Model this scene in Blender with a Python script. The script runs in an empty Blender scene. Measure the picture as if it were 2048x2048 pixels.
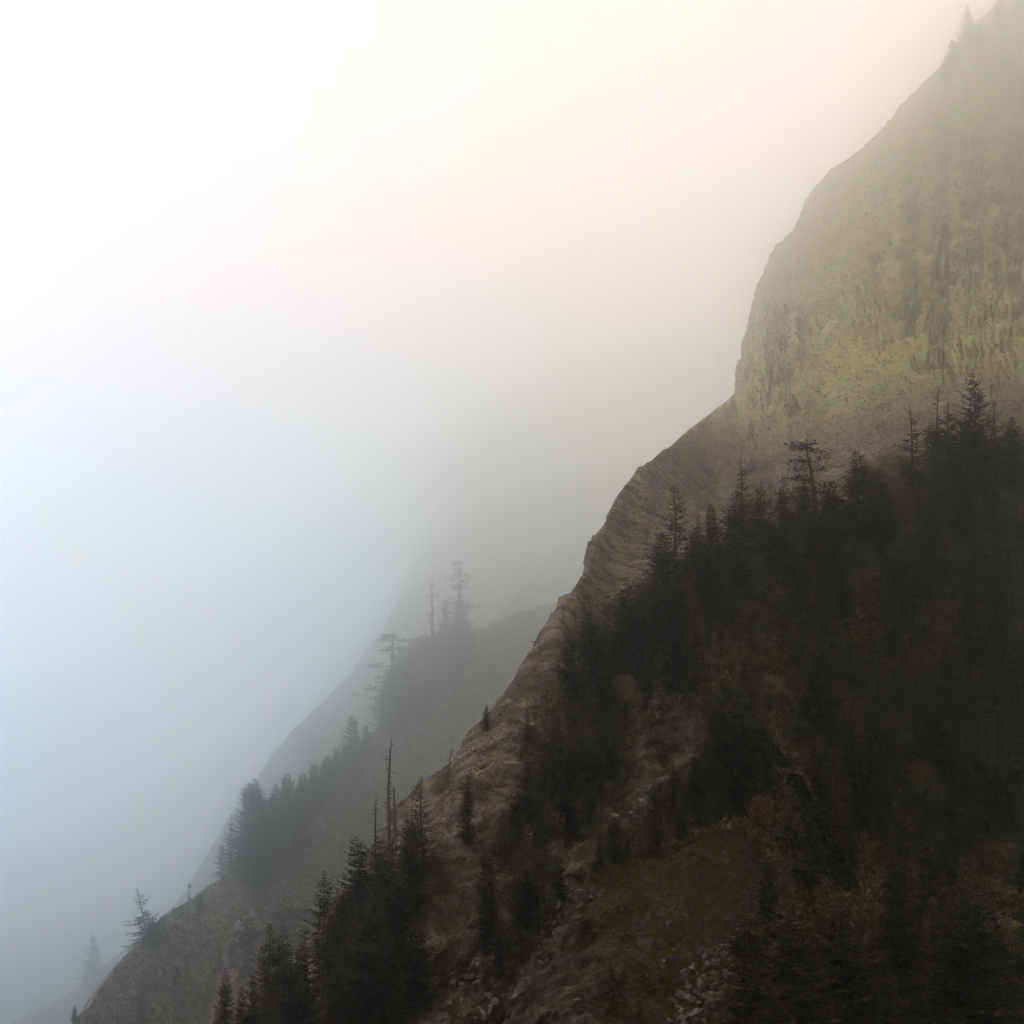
import bpy, math, random
import numpy as np
from mathutils import Vector, Matrix
from mathutils.bvhtree import BVHTree

random.seed(7)
scene = bpy.context.scene
col = scene.collection

# ------------------------------------------------------------------ camera
FOV = 30.0
PITCH = 8.0
TF = math.tan(math.radians(FOV / 2))
cam_d = bpy.data.cameras.new("camera")
cam = bpy.data.objects.new("camera", cam_d)
col.objects.link(cam)
cam_d.sensor_width = 36
cam_d.lens = 18 / TF
cam_d.clip_start = 1.0
cam_d.clip_end = 40000
cam.rotation_euler = (math.radians(90 + PITCH), 0, 0)
scene.camera = cam
FWD = np.array([0, math.cos(math.radians(PITCH)), math.sin(math.radians(PITCH))])
UP = np.array([0, -math.sin(math.radians(PITCH)), math.cos(math.radians(PITCH))])
RT = np.array([1.0, 0, 0])

# ------------------------------------------------------------------ view
scene.view_settings.view_transform = 'Standard'
scene.view_settings.look = 'None'
scene.view_settings.gamma = 1
scene.view_settings.use_curve_mapping = False
scene.view_settings.exposure = 0.0
scene.cycles.max_bounces = 14
scene.cycles.diffuse_bounces = 2
scene.cycles.glossy_bounces = 1
scene.cycles.transmission_bounces = 2
scene.cycles.transparent_max_bounces = 4
scene.cycles.volume_bounces = 10
scene.cycles.use_denoising = True
scene.cycles.use_adaptive_sampling = False
scene.cycles.sample_clamp_indirect = 4

# ------------------------------------------------------------------ world
SUN_EL, SUN_AZ = math.radians(52), math.radians(-50)   # azimuth from +Y, negative = left
world = bpy.data.worlds.new("World")
scene.world = world
world.use_nodes = True
nt = world.node_tree
for n in list(nt.nodes):
    nt.nodes.remove(n)


def N(nt, typ, **kw):
    n = nt.nodes.new(typ)
    for k, v in kw.items():
        if k.startswith('i_'):
            n.inputs[int(k[2:])].default_value = v
        else:
            setattr(n, k, v)
    return n


def ramp(nt, stops, src, interp='LINEAR'):
    r = nt.nodes.new('ShaderNodeValToRGB')
    r.color_ramp.interpolation = interp
    e = r.color_ramp.elements
    while len(e) > 1:
        e.remove(e[-1])
    e[0].position = stops[0][0]
    e[0].color = (*stops[0][1], 1)
    for p, c in stops[1:]:
        k = e.new(p)
        k.color = (*c, 1)
    if src is not None:
        nt.links.new(src, r.inputs[0])
    return r.outputs[0]


def mathn(nt, op, a, b=None, c=None, clamp=False):
    m = nt.nodes.new('ShaderNodeMath')
    m.operation = op
    m.use_clamp = clamp
    for i, v in enumerate((a, b, c)):
        if v is None:
            continue
        if isinstance(v, (int, float)):
            m.inputs[i].default_value = v
        else:
            nt.links.new(v, m.inputs[i])
    return m.outputs[0]


def mixc(nt, fac, a, b, typ='MIX'):
    m = nt.nodes.new('ShaderNodeMix')
    m.data_type = 'RGBA'
    m.blend_type = typ
    for i, v in ((0, fac), (6, a), (7, b)):
        if isinstance(v, (int, float)):
            m.inputs[i].default_value = v
        elif isinstance(v, tuple):
            m.inputs[i].default_value = (*v, 1) if len(v) == 3 else v
        else:
            nt.links.new(v, m.inputs[i])
    return m.outputs[2]


tc = N(nt, 'ShaderNodeTexCoord')
sep = N(nt, 'ShaderNodeSeparateXYZ')
nt.links.new(tc.outputs['Generated'], sep.inputs[0])
zf = mathn(nt, 'MULTIPLY_ADD', sep.outputs[2], 0.5, 0.5)        # -1..1 -> 0..1


def zp(z):
    return z * 0.5 + 0.5


# overcast cloud and valley mist: bluish and dim low down, white higher up, evenly grey overhead
elev = ramp(nt, [
    (0.0, (0.03, 0.03, 0.03)), (zp(-0.45), (0.05, 0.05, 0.06)), (zp(-0.22), (0.0, 0.04, 0.10)),
    (zp(-0.098), (0.0, 0.08, 0.26)), (zp(-0.01), (0.0, 0.60, 1.25)), (zp(0.068), (0.25, 1.22, 2.0)), (zp(0.146), (1.72, 1.52, 2.0)),
    (zp(0.27), (1.62, 1.08, 1.32)), (zp(0.39), (1.28, 0.55, 0.68)), (zp(0.6), (1.02, 0.84, 0.84)),
    (1.0, (0.68, 0.62, 0.58))], zf)
# the side of the sky behind the camera is darker cloud
back = N(nt, 'ShaderNodeMapRange', interpolation_type='SMOOTHSTEP')
back.inputs[1].default_value = -0.6
back.inputs[2].default_value = 0.9
back.inputs[3].default_value = 0.42
back.inputs[4].default_value = 1.02
dotn = N(nt, 'ShaderNodeVectorMath', operation='DOT_PRODUCT')
nt.links.new(tc.outputs['Generated'], dotn.inputs[0])
dotn.inputs[1].default_value = (-0.30, 0.90, 0.32)
nt.links.new(dotn.outputs['Value'], back.inputs[0])
# warm tint towards the right
warm = N(nt, 'ShaderNodeMapRange', interpolation_type='SMOOTHSTEP')
warm.inputs[1].default_value = -0.20
warm.inputs[2].default_value = 0.22
nt.links.new(sep.outputs[0], warm.inputs[0])
tint = mixc(nt, warm.outputs[0], (1.0, 1.0, 1.0), (0.90, 1.02, 0.78))
cloud = mixc(nt, 1.0, elev, tint, 'MULTIPLY')
vm = N(nt, 'ShaderNodeVectorMath', operation='SCALE')
nt.links.new(cloud, vm.inputs[0])
nt.links.new(back.outputs[0], vm.inputs['Scale'])
bg_cloud = N(nt, 'ShaderNodeBackground')
nt.links.new(vm.outputs[0], bg_cloud.inputs[0])
CLOUD_STRENGTH = 1.6
bg_cloud.inputs[1].default_value = CLOUD_STRENGTH
sky = N(nt, 'ShaderNodeTexSky', sky_type='NISHITA', sun_disc=False)
sky.sun_elevation = SUN_EL
sky.sun_rotation = SUN_AZ
sky.dust_density = 5
bg_sky = N(nt, 'ShaderNodeBackground')
nt.links.new(sky.outputs[0], bg_sky.inputs[0])
bg_sky.inputs[1].default_value = 0.08
mixs = N(nt, 'ShaderNodeMixShader')
mixs.inputs[0].default_value = 0.92          # nearly closed overcast
nt.links.new(bg_sky.outputs[0], mixs.inputs[1])
nt.links.new(bg_cloud.outputs[0], mixs.inputs[2])
wo = N(nt, 'ShaderNodeOutputWorld')
nt.links.new(mixs.outputs[0], wo.inputs[0])
world.cycles.sampling_method = 'MANUAL'
world.cycles.sample_map_resolution = 512

# ------------------------------------------------------------------ sun
sl = bpy.data.lights.new("sun", 'SUN')
sl.energy = 1.0
sl.angle = math.radians(30)
sl.color = (1.0, 0.93, 0.84)
sun = bpy.data.objects.new("sun", sl)
col.objects.link(sun)
sd = Vector((math.sin(SUN_AZ) * math.cos(SUN_EL), math.cos(SUN_AZ) * math.cos(SUN_EL), math.sin(SUN_EL)))
sun.rotation_euler = sd.to_track_quat('Z', 'Y').to_euler()
sun.location = sd * 500


# ------------------------------------------------------------------ helpers
def P(px, py, d):
    u = (px - 1024) / 1024 * TF
    v = (1024 - py) / 1024 * TF
    return d * (FWD + u * RT + v * UP)


def tag(o, label=None, cat=None, group=None, kind=None):
    if label: o['label'] = label
    if cat: o['category'] = cat
    if group: o['group'] = group
    if kind: o['kind'] = kind
    return o


rng = np.random.RandomState(3)
_perm = rng.permutation(256).astype(np.int32)
_perm = np.concatenate([_perm, _perm, _perm])
_grad = rng.normal(size=(256, 3)).astype(np.float32)
_grad /= np.linalg.norm(_grad, axis=1)[:, None]


def noise3(p):
    p = p.astype(np.float64)
    i = np.floor(p).astype(np.int64)
    f = (p - i).astype(np.float32)
    i = (i & 255).astype(np.int32)
    w = f * f * f * (f * (f * 6 - 15) + 10)
    out = 0
    for dx in (0, 1):
        wx = w[..., 0] if dx else 1 - w[..., 0]
        for dy in (0, 1):
            wy = w[..., 1] if dy else 1 - w[..., 1]
            for dz in (0, 1):
                wz = w[..., 2] if dz else 1 - w[..., 2]
                h = _perm[_perm[_perm[(i[..., 0] + dx) & 255] + ((i[..., 1] + dy) & 255)] + ((i[..., 2] + dz) & 255)]
                g = _grad[h]
                d = g[..., 0] * (f[..., 0] - dx) + g[..., 1] * (f[..., 1] - dy) + g[..., 2] * (f[..., 2] - dz)
                out = out + wx * wy * wz * d
    return out * 1.6


def fbm(p, octs, gain=0.5, ridged=False):
    a, s, t = 1.0, 0.0, 0.0
    q = p
    for k in range(octs):
        n = noise3(q + k * 17.3)
        if ridged:
            n = 1 - 2 * np.abs(n)
        s = s + a * n
        t += a
        a *= gain
        q = q * 2.03
    return s / t


def resample(poly, n):
    w = np.array([P(*p) for p in poly])
    px = np.array([[p[0], p[1]] for p in poly], float)
    seg = np.linalg.norm(np.diff(px, axis=0), axis=1)
    s = np.concatenate([[0], np.cumsum(seg)])
    t = np.linspace(0, s[-1], n)
    arr = np.array(poly, float)
    return np.stack([np.interp(t, s, arr[:, k]) for k in range(3)], 1)


def frame_of(rib):
    a = np.array(rib, float)
    a /= np.linalg.norm(a)
    b = np.cross(a, [0, 1, 0.01])
    b /= np.linalg.norm(b)
    c = np.cross(a, b)
    return np.stack([a, b, c], 1)       # columns


def inside(poly, x, y):
    c = False
    j = len(poly) - 1
    for i in range(len(poly)):
        xi, yi = poly[i]
        xj, yj = poly[j]
        if (yi > y) != (yj > y) and x < (xj - xi) * (y - yi) / (yj - yi) + xi:
            c = not c
        j = i
    return c


FOREST = [(1080, 1400), (1190, 1300), (1330, 1180), (1480, 1100), (1640, 1060), (1800, 960), (2060, 860), (2060, 2060),
          (1560, 2060), (1530, 1740), (1490, 1655), (1290, 1705), (1170, 1745), (1250, 1680), (1350, 1600), (1400, 1520),
          (1420, 1420), (1390, 1385), (1310, 1440), (1250, 1510), (1200, 1570), (1050, 1740), (1000, 1700)]
TERRAIN = {}


def ridge(name, crest, foot_d, mat, nc, nf, foot_py=2500, amp=6.0, scale=40.0, rib=(0.75, 0.25, 0.75), ribamp=2.0,
          ribscale=9.0, strata=0.0, back=1.0, power=1.0, seed=0, dpow=1.0, dispref=0.0, rim=None, near=1.0, fine=0.5, parent=None):
    """A spur of the mountain: a crest line, the face that falls from it towards the valley and the far side behind it."""
    c = resample(crest, nc)
    c[:, 2] *= near + (1 - near) * np.clip((c[:, 2] - 400) / 800, 0, 1)
    foot_d = foot_d * near
    rows = []
    # far side (from the back forward to the crest)
    cw = np.array([P(*p) for p in c])
    for (ox, oy, oz) in ((330, 520, -620), (150, 230, -230), (60, 95, -70), (22, 38, -18), (9, 16, -4.5), (3.5, 6, -1.2)):
        rows.append(cw + np.array([ox, oy, oz]) * back)
    # near face
    tt = np.linspace(0, 1, nf) ** power
    for t in tt:
        py = c[:, 1] + t * (foot_py - c[:, 1])
        d = c[:, 2] + t ** dpow * (foot_d - c[:, 2])
        if rim:
            ra_ = np.array(rim, float)
            rpy = np.interp(c[:, 0], ra_[:, 0], ra_[:, 1])
            rd = np.interp(c[:, 0], ra_[:, 0], ra_[:, 2]) * near
            up = np.clip((py - c[:, 1]) / np.maximum(rpy - c[:, 1], 1), 0, 1)
            lo = np.clip((py - rpy) / (foot_py - rpy), 0, 1)
            dd = np.where(py < rpy, c[:, 2] + up ** 0.8 * (rd - c[:, 2]), rd + lo * (foot_d - rd))
            w_ = np.clip((c[:, 0] - 1110) / 80, 0, 1)
            d = d * (1 - w_) + dd * w_
        rows.append(np.array([P(a, b, e) for a, b, e in zip(c[:, 0], py, d)]))
    last = rows[-1]
    rows.append(np.stack([last[:, 0], last[:, 1] - 60, last[:, 2] - 120], 1))
    rows.append(np.stack([last[:, 0], last[:, 1] - 90, np.full(nc, -905.0)], 1))
    G = np.array(rows)
    du = np.gradient(G, axis=1)
    dv = np.gradient(G, axis=0)
    nrm = np.cross(du, dv)
    nrm /= (np.linalg.norm(nrm, axis=2)[..., None] + 1e-9)
    if nrm[10:-4, :, 1].mean() > 0:
        nrm = -nrm
    # face normals out of the slope, blended so that the crest moves too
    q = G + seed * 31.7
    F = frame_of(rib)
    qr = q @ F
    qs = qr * np.array([1 / (ribscale * 4.5), 1 / ribscale, 1 / ribscale])
    big = fbm(q / scale, 3)
    wob = np.stack([noise3(q / 25.0 + 5), noise3(q / 25.0 + 9), noise3(q / 25.0 + 13)], -1) * 0.5
    ribn = fbm(qs + wob, 4, 0.55, ridged=True)
    mask = np.clip(0.5 + 1.6 * noise3(q / 33.0 + 50), 0.1, 1)
    small = fbm(q / 2.6, 3, 0.6, ridged=True)
    disp = amp * big + ribamp * ribn * mask + fine * small
    if strata:
        sc = (q @ np.array([0.25, 0.1, 1.0])) / 7.0 + 1.2 * noise3(q / 30.0)
        fr = sc - np.floor(sc)
        disp += strata * (np.minimum(fr, 0.8) / 0.8 - (fr > 0.8) * (fr - 0.8) / 0.2) * mask
    if dispref:
        dep = np.clip(G @ FWD, 100, 4000)
        disp = amp * big * np.clip(dep / dispref, 0.45, 2.2) + (disp - amp * big) * np.clip(dep / dispref, 0.9, 2.2)
        gl = fbm((q + np.stack([wob[..., 0] * 60] * 3, -1)) / np.array([85.0, 85.0, 380.0]), 4, 0.55, ridged=True)
        gl2 = fbm(q / np.array([24.0, 24.0, 90.0]), 3, 0.6, ridged=True)
        tfr = np.ones(len(rows))
        tfr[6:6 + nf] = np.clip(tt / 0.16, 0.0, 1)
        tfr[:6] = 0.0
        disp = disp * np.maximum((0.35 + 0.65 * tfr)[:, None], 0.6 * np.clip((1300 - dep) / 500, 0, 1))
        disp += tfr[:, None] * np.clip((dep - 650) / 900, 0, 1) * (0.014 * dep * gl + 0.004 * dep * gl2)
    fade = np.ones(len(rows))
    fade[:3] = 0.6
    fade[-2:] = 0.3
    G = G + nrm * disp[..., None] * fade[:, None, None]
    m, n = G.shape[:2]
    idx = np.arange(m * n).reshape(m, n)
    f = np.stack([idx[:-1, :-1], idx[:-1, 1:], idx[1:, 1:], idx[1:, :-1]], -1).reshape(-1, 4)
    me = bpy.data.meshes.new(name)
    V = G.reshape(-1, 3)
    me.vertices.add(len(V))
    me.vertices.foreach_set('co', V.astype(np.float32).ravel())
    me.loops.add(len(f) * 4)
    me.loops.foreach_set('vertex_index', f.ravel().astype(np.int32))
    me.polygons.add(len(f))
    me.polygons.foreach_set('loop_start', np.arange(0, len(f) * 4, 4, dtype=np.int32))
    me.polygons.foreach_set('loop_total', np.full(len(f), 4, dtype=np.int32))
    me.update()
    me.validate()
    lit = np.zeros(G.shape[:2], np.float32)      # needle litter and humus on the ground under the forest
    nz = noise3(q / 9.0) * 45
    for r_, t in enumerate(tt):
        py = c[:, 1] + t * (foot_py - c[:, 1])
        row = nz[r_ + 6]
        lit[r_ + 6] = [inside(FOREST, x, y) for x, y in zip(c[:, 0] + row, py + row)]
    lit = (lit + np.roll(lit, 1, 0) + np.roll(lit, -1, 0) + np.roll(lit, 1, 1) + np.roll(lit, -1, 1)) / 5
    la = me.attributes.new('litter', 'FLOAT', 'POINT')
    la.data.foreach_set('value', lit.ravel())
    at = me.attributes.new('rib', 'FLOAT', 'POINT')
    rv = np.clip(0.5 + 0.5 * ribn * mask + 0.12 * small, 0, 1) + big * 0.12
    at.data.foreach_set('value', rv.astype(np.float32).ravel())
    me.materials.append(mat)
    o = bpy.data.objects.new(name, me)
    col.objects.link(o)
    o['kind'] = 'structure'
    TERRAIN.setdefault('all', []).append((o, BVHTree.FromPolygons(V.tolist(), f.tolist())))
    return o


def hit(px, py):
    """First terrain point seen in the direction of (px, py)."""
    d = Vector(P(px, py, 1.0)).normalized()
    best = None
    for o, b in TERRAIN['all']:
        r = b.ray_cast(Vector((0, 0, 0)), d, 9000)
        if r[0] is not None and (best is None or r[3] < best[2]):
            best = (r[0], r[1], r[3], o)
    return best


def depth_of(p):
    return float(np.dot(np.array(p), FWD))


# ------------------------------------------------------------------ materials
def new_mat(name):
    m = bpy.data.materials.new(name)
    m.use_nodes = True
    t = m.node_tree
    for n in list(t.nodes):
        t.nodes.remove(n)
    return m, t


def finish(t, colr, rough=0.95, normal=None, spec=0.1):
    b = t.nodes.new('ShaderNodeBsdfPrincipled')
    if isinstance(colr, tuple):
        b.inputs['Base Color'].default_value = (*colr, 1)
    else:
        t.links.new(colr, b.inputs['Base Color'])
    b.inputs['Roughness'].default_value = rough
    b.inputs['Specular IOR Level'].default_value = spec
    if normal is not None:
        t.links.new(normal, b.inputs['Normal'])
    o = t.nodes.new('ShaderNodeOutputMaterial')
    t.links.new(b.outputs[0], o.inputs[0])


def noise_tex(t, vec, scale, detail=6, rough=0.6, dist=0.0):
    n = t.nodes.new('ShaderNodeTexNoise')
    n.inputs['Scale'].default_value = scale
    n.inputs['Detail'].default_value = detail
    n.inputs['Roughness'].default_value = rough
    n.inputs['Distortion'].default_value = dist
    if vec is not None:
        t.links.new(vec, n.inputs['Vector'])
    return n.outputs[0]


def slope_material(name, rock_a, rock_b, soil, grass, grass_lo, grass_hi, rib_rot=(0, 0.78, 0), cliff=None, ribk=4.0, k=1.0):
    m, t = new_mat(name)
    geo = t.nodes.new('ShaderNodeNewGeometry')
    pos = geo.outputs['Position']
    mp = t.nodes.new('ShaderNodeMapping')
    mp.vector_type = 'TEXTURE'
    mp.inputs['Rotation'].default_value = rib_rot
    mp.inputs['Scale'].default_value = (1, 1, 6)
    t.links.new(pos, mp.inputs[0])
    n_streak = noise_tex(t, mp.outputs[0], k * 0.55, 8, 0.7, 0.15)
    n_big = noise_tex(t, pos, k * 0.03, 5, 0.6)
    n_mid = noise_tex(t, pos, k * 0.16, 8, 0.7)
    n_fine = noise_tex(t, pos, k * 1.1, 6, 0.75)
    rock = mixc(t, ramp(t, [(0.34, (0, 0, 0)), (0.66, (1, 1, 1))], n_streak), rock_a, rock_b)
    rock = mixc(t, ramp(t, [(0.47, (0, 0, 0)), (0.60, (1, 1, 1))], n_mid), rock, soil)
    sepn = t.nodes.new('ShaderNodeSeparateXYZ')
    t.links.new(geo.outputs['True Normal'], sepn.inputs[0])
    g = mathn(t, 'ADD', sepn.outputs[2], mathn(t, 'MULTIPLY', mathn(t, 'SUBTRACT', n_mid, 0.5), 1.3))
    g = mathn(t, 'ADD', g, mathn(t, 'MULTIPLY', mathn(t, 'SUBTRACT', n_big, 0.5), 1.6))
    ra = t.nodes.new('ShaderNodeAttribute')
    ra.attribute_name = 'rib'
    g = mathn(t, 'SUBTRACT', g, mathn(t, 'MULTIPLY', mathn(t, 'SUBTRACT', ra.outputs['Fac'], 0.5), ribk))
    mr = t.nodes.new('ShaderNodeMapRange')
    mr.interpolation_type = 'SMOOTHSTEP'
    mr.inputs[1].default_value = grass_lo
    mr.inputs[2].default_value = grass_hi
    t.links.new(g, mr.inputs[0])
    gr = mixc(t, n_fine, tuple(x * 0.55 for x in grass), tuple(x * 1.4 for x in grass))
    c = mixc(t, mr.outputs[0], rock, gr)
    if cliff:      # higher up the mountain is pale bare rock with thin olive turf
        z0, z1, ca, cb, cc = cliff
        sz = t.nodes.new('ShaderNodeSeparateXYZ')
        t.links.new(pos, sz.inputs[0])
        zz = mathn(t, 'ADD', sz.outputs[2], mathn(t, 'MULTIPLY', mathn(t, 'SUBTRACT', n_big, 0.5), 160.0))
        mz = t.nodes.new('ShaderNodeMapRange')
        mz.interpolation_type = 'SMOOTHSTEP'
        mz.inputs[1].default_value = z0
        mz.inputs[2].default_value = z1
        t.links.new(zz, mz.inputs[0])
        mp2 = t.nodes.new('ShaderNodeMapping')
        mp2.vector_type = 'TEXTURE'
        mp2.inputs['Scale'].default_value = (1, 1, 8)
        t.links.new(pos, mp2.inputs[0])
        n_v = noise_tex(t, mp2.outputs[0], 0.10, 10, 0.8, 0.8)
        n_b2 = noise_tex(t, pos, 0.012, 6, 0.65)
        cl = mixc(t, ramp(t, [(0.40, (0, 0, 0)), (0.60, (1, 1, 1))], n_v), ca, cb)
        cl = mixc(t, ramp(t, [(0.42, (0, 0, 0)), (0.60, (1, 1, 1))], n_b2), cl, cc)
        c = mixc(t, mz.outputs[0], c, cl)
    speck = ramp(t, [(0.30, (0.45, 0.45, 0.45)), (0.5, (1, 1, 1)), (0.75, (1.0, 1.0, 1.0)), (0.85, (1.0, 1.0, 1.0))], n_fine)
    c = mixc(t, 1.0, c, speck, 'MULTIPLY')
    lt = t.nodes.new('ShaderNodeAttribute')
    lt.attribute_name = 'litter'
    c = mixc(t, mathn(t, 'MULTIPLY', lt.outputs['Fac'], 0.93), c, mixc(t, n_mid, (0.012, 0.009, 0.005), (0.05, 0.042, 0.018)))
    bump = t.nodes.new('ShaderNodeBump')
    bump.inputs['Strength'].default_value = 0.9
    bump.inputs['Distance'].default_value = 1.4
    hh = mathn(t, 'ADD', n_fine, mathn(t, 'MULTIPLY', n_streak, 1.5))
    t.links.new(hh, bump.inputs['Height'])
    finish(t, c, 0.95, bump.outputs[0], 0.08)
    return m


MAT = {}
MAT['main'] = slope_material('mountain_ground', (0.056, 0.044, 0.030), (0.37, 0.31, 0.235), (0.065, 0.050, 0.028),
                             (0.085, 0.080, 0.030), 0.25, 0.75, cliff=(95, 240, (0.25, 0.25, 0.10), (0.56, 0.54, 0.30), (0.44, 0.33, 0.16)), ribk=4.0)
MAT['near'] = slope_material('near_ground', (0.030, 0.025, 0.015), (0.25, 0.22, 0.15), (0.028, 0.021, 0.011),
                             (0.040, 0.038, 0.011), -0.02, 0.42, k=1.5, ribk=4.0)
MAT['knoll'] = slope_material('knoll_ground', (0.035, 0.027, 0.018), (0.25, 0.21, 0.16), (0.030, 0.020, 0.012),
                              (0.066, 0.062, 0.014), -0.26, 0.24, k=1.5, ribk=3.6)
MAT['ridge'] = slope_material('ridge_ground', (0.08, 0.068, 0.060), (0.40, 0.36, 0.32), (0.09, 0.068, 0.056),
                              (0.07, 0.064, 0.045), 0.5, 1.0, k=0.55)
MAT['far'] = slope_material('far_ground', (0.10, 0.10, 0.10), (0.22, 0.22, 0.21), (0.10, 0.10, 0.09),
                            (0.08, 0.09, 0.06), 0.6, 1.1, k=0.25)

# ------------------------------------------------------------------ terrain
main_crest = [(250, 2200, 276), (380, 2085, 280), (470, 2010, 284), (560, 1950, 287), (640, 1870, 293), (700, 1800, 298),
              (760, 1715, 304), (820, 1630, 314), (862, 1562, 322), (905, 1520, 329), (935, 1462, 336), (975, 1425, 342),
              (1020, 1372, 351), (1072, 1306, 368), (1108, 1245, 384), (1138, 1200, 404), (1165, 1160, 431),
              (1182, 1105, 466), (1200, 1062, 489), (1238, 992, 549), (1288, 930, 627), (1340, 893, 752),
              (1388, 850, 925), (1440, 812, 1269), (1474, 786, 1628), (1482, 738, 1837), (1500, 640, 2239), (1520, 560, 2576),
              (1548, 496, 2921), (1588, 462, 3101), (1610, 405, 3215), (1630, 374, 3288), (1662, 340, 3314), (1722, 298, 3253),
              (1765, 258, 3284), (1802, 210, 3372), (1845, 168, 3577), (1890, 126, 3893), (1915, 75, 4086), (1975, 25, 4396),
              (2060, -35, 4939), (2300, -260, 5856)]
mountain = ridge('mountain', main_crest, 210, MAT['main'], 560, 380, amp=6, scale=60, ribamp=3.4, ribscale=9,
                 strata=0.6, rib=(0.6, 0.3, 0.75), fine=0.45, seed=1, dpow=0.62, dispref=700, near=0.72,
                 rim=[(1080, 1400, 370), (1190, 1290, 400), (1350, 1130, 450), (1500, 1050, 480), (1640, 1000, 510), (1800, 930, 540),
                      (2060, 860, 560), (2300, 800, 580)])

ridge2b = [(560, 1760, 2885), (680, 1560, 2933), (760, 1452, 2982), (815, 1350, 3054), (870, 1295, 3127),
           (950, 1262, 3272), (1040, 1225, 3468), (1110, 1205, 3710), (1190, 1230, 4050), (1300, 1090, 4439), (1500, 1150, 5411)]
ridge('hanging_ridge', ridge2b, 1300, MAT['ridge'], 200, 130, amp=8, scale=60, ribamp=2.5, ribscale=12, fine=0.4, seed=2)
ridge2a = [(40, 2200, 830), (135, 2060, 888), (175, 2000, 941), (225, 1935, 995), (280, 1880, 1051), (318, 1832, 1106),
           (365, 1805, 1181), (440, 1755, 1328), (500, 1700, 1473), (580, 1625, 1694), (680, 1530, 2053), (745, 1465, 2398),
           (800, 1425, 2683), (880, 1350, 3140), (960, 1265, 4000), (1020, 1200, 5200), (1080, 1135, 7000), (1140, 1070, 9500),
           (1220, 990, 12500), (1400, 860, 15500)]
ridge('middle_ridge', ridge2a, 750, MAT['ridge'], 330, 200, amp=5, scale=60, ribamp=5, ribscale=14, fine=0.8, seed=3)
ridge3 = [(-200, 2250, 3422), (0, 2060, 3645), (110, 2005, 3735), (220, 1920, 3845), (330, 1830, 4019), (400, 1740, 4198),
          (450, 1655, 4347), (520, 1545, 4595), (600, 1445, 4844), (700, 1350, 6124), (760, 1270, 6489), (800, 1190, 6853),
          (850, 1075, 9658), (885, 980, 10935), (915, 895, 12392), (960, 850, 14216), (1040, 808, 17326), (1150, 775, 21500),
          (1320, 750, 21500), (1500, 735, 21500), (1700, 720, 21500)]
ridge('far_ridge', ridge3, 2300, MAT['far'], 260, 130, amp=14, scale=160, ribamp=6, ribscale=30, fine=0.5, seed=4, back=2.0)

# small outcrop standing on the middle ridge
ridge('rock_outcrop', [(420, 2030, 900), (455, 1900, 905), (478, 1845, 910), (500, 1822, 914), (545, 1805, 920),
                       (600, 1815, 925), (660, 1830, 930), (720, 1860, 935)], 800, MAT['ridge'], 150, 110, amp=3, scale=25,
      ribamp=2.2, ribscale=6, fine=0.5, seed=5, back=0.4)

# spurs on the near face of the mountain
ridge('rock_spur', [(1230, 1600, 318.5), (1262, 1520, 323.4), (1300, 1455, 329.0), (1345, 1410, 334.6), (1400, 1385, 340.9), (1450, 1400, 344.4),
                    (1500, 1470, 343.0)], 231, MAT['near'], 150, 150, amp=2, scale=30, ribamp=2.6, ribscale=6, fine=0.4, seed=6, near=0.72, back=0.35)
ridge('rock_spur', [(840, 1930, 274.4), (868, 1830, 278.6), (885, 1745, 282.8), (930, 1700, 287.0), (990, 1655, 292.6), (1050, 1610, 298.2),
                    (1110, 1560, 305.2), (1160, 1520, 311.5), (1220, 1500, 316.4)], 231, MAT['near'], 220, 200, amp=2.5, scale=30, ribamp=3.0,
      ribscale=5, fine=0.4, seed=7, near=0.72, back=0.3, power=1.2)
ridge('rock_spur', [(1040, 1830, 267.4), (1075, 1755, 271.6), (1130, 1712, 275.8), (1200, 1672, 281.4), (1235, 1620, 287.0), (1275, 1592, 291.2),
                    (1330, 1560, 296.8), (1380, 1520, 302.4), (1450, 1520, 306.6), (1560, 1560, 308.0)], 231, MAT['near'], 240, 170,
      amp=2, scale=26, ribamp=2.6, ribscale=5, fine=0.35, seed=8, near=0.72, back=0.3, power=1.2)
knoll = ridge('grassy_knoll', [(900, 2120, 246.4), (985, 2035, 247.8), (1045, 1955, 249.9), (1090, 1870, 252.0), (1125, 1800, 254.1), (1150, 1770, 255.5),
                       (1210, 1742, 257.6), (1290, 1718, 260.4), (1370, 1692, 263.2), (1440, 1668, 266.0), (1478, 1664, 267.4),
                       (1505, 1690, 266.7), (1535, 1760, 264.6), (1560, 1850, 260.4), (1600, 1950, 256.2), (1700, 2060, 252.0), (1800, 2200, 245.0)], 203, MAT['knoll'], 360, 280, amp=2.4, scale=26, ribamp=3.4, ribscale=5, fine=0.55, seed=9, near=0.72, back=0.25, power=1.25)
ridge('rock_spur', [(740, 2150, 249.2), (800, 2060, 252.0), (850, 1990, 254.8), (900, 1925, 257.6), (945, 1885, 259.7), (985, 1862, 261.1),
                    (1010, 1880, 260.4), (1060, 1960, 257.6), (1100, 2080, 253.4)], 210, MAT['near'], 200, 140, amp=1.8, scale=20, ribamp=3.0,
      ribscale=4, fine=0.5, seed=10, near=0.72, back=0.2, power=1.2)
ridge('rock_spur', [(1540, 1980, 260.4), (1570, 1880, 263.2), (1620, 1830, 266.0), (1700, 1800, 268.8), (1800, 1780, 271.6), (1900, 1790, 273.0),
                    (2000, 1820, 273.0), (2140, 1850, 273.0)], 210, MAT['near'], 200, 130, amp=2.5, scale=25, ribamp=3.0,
      ribscale=6, fine=0.4, seed=11, near=0.72, back=0.25, power=1.1)

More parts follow.
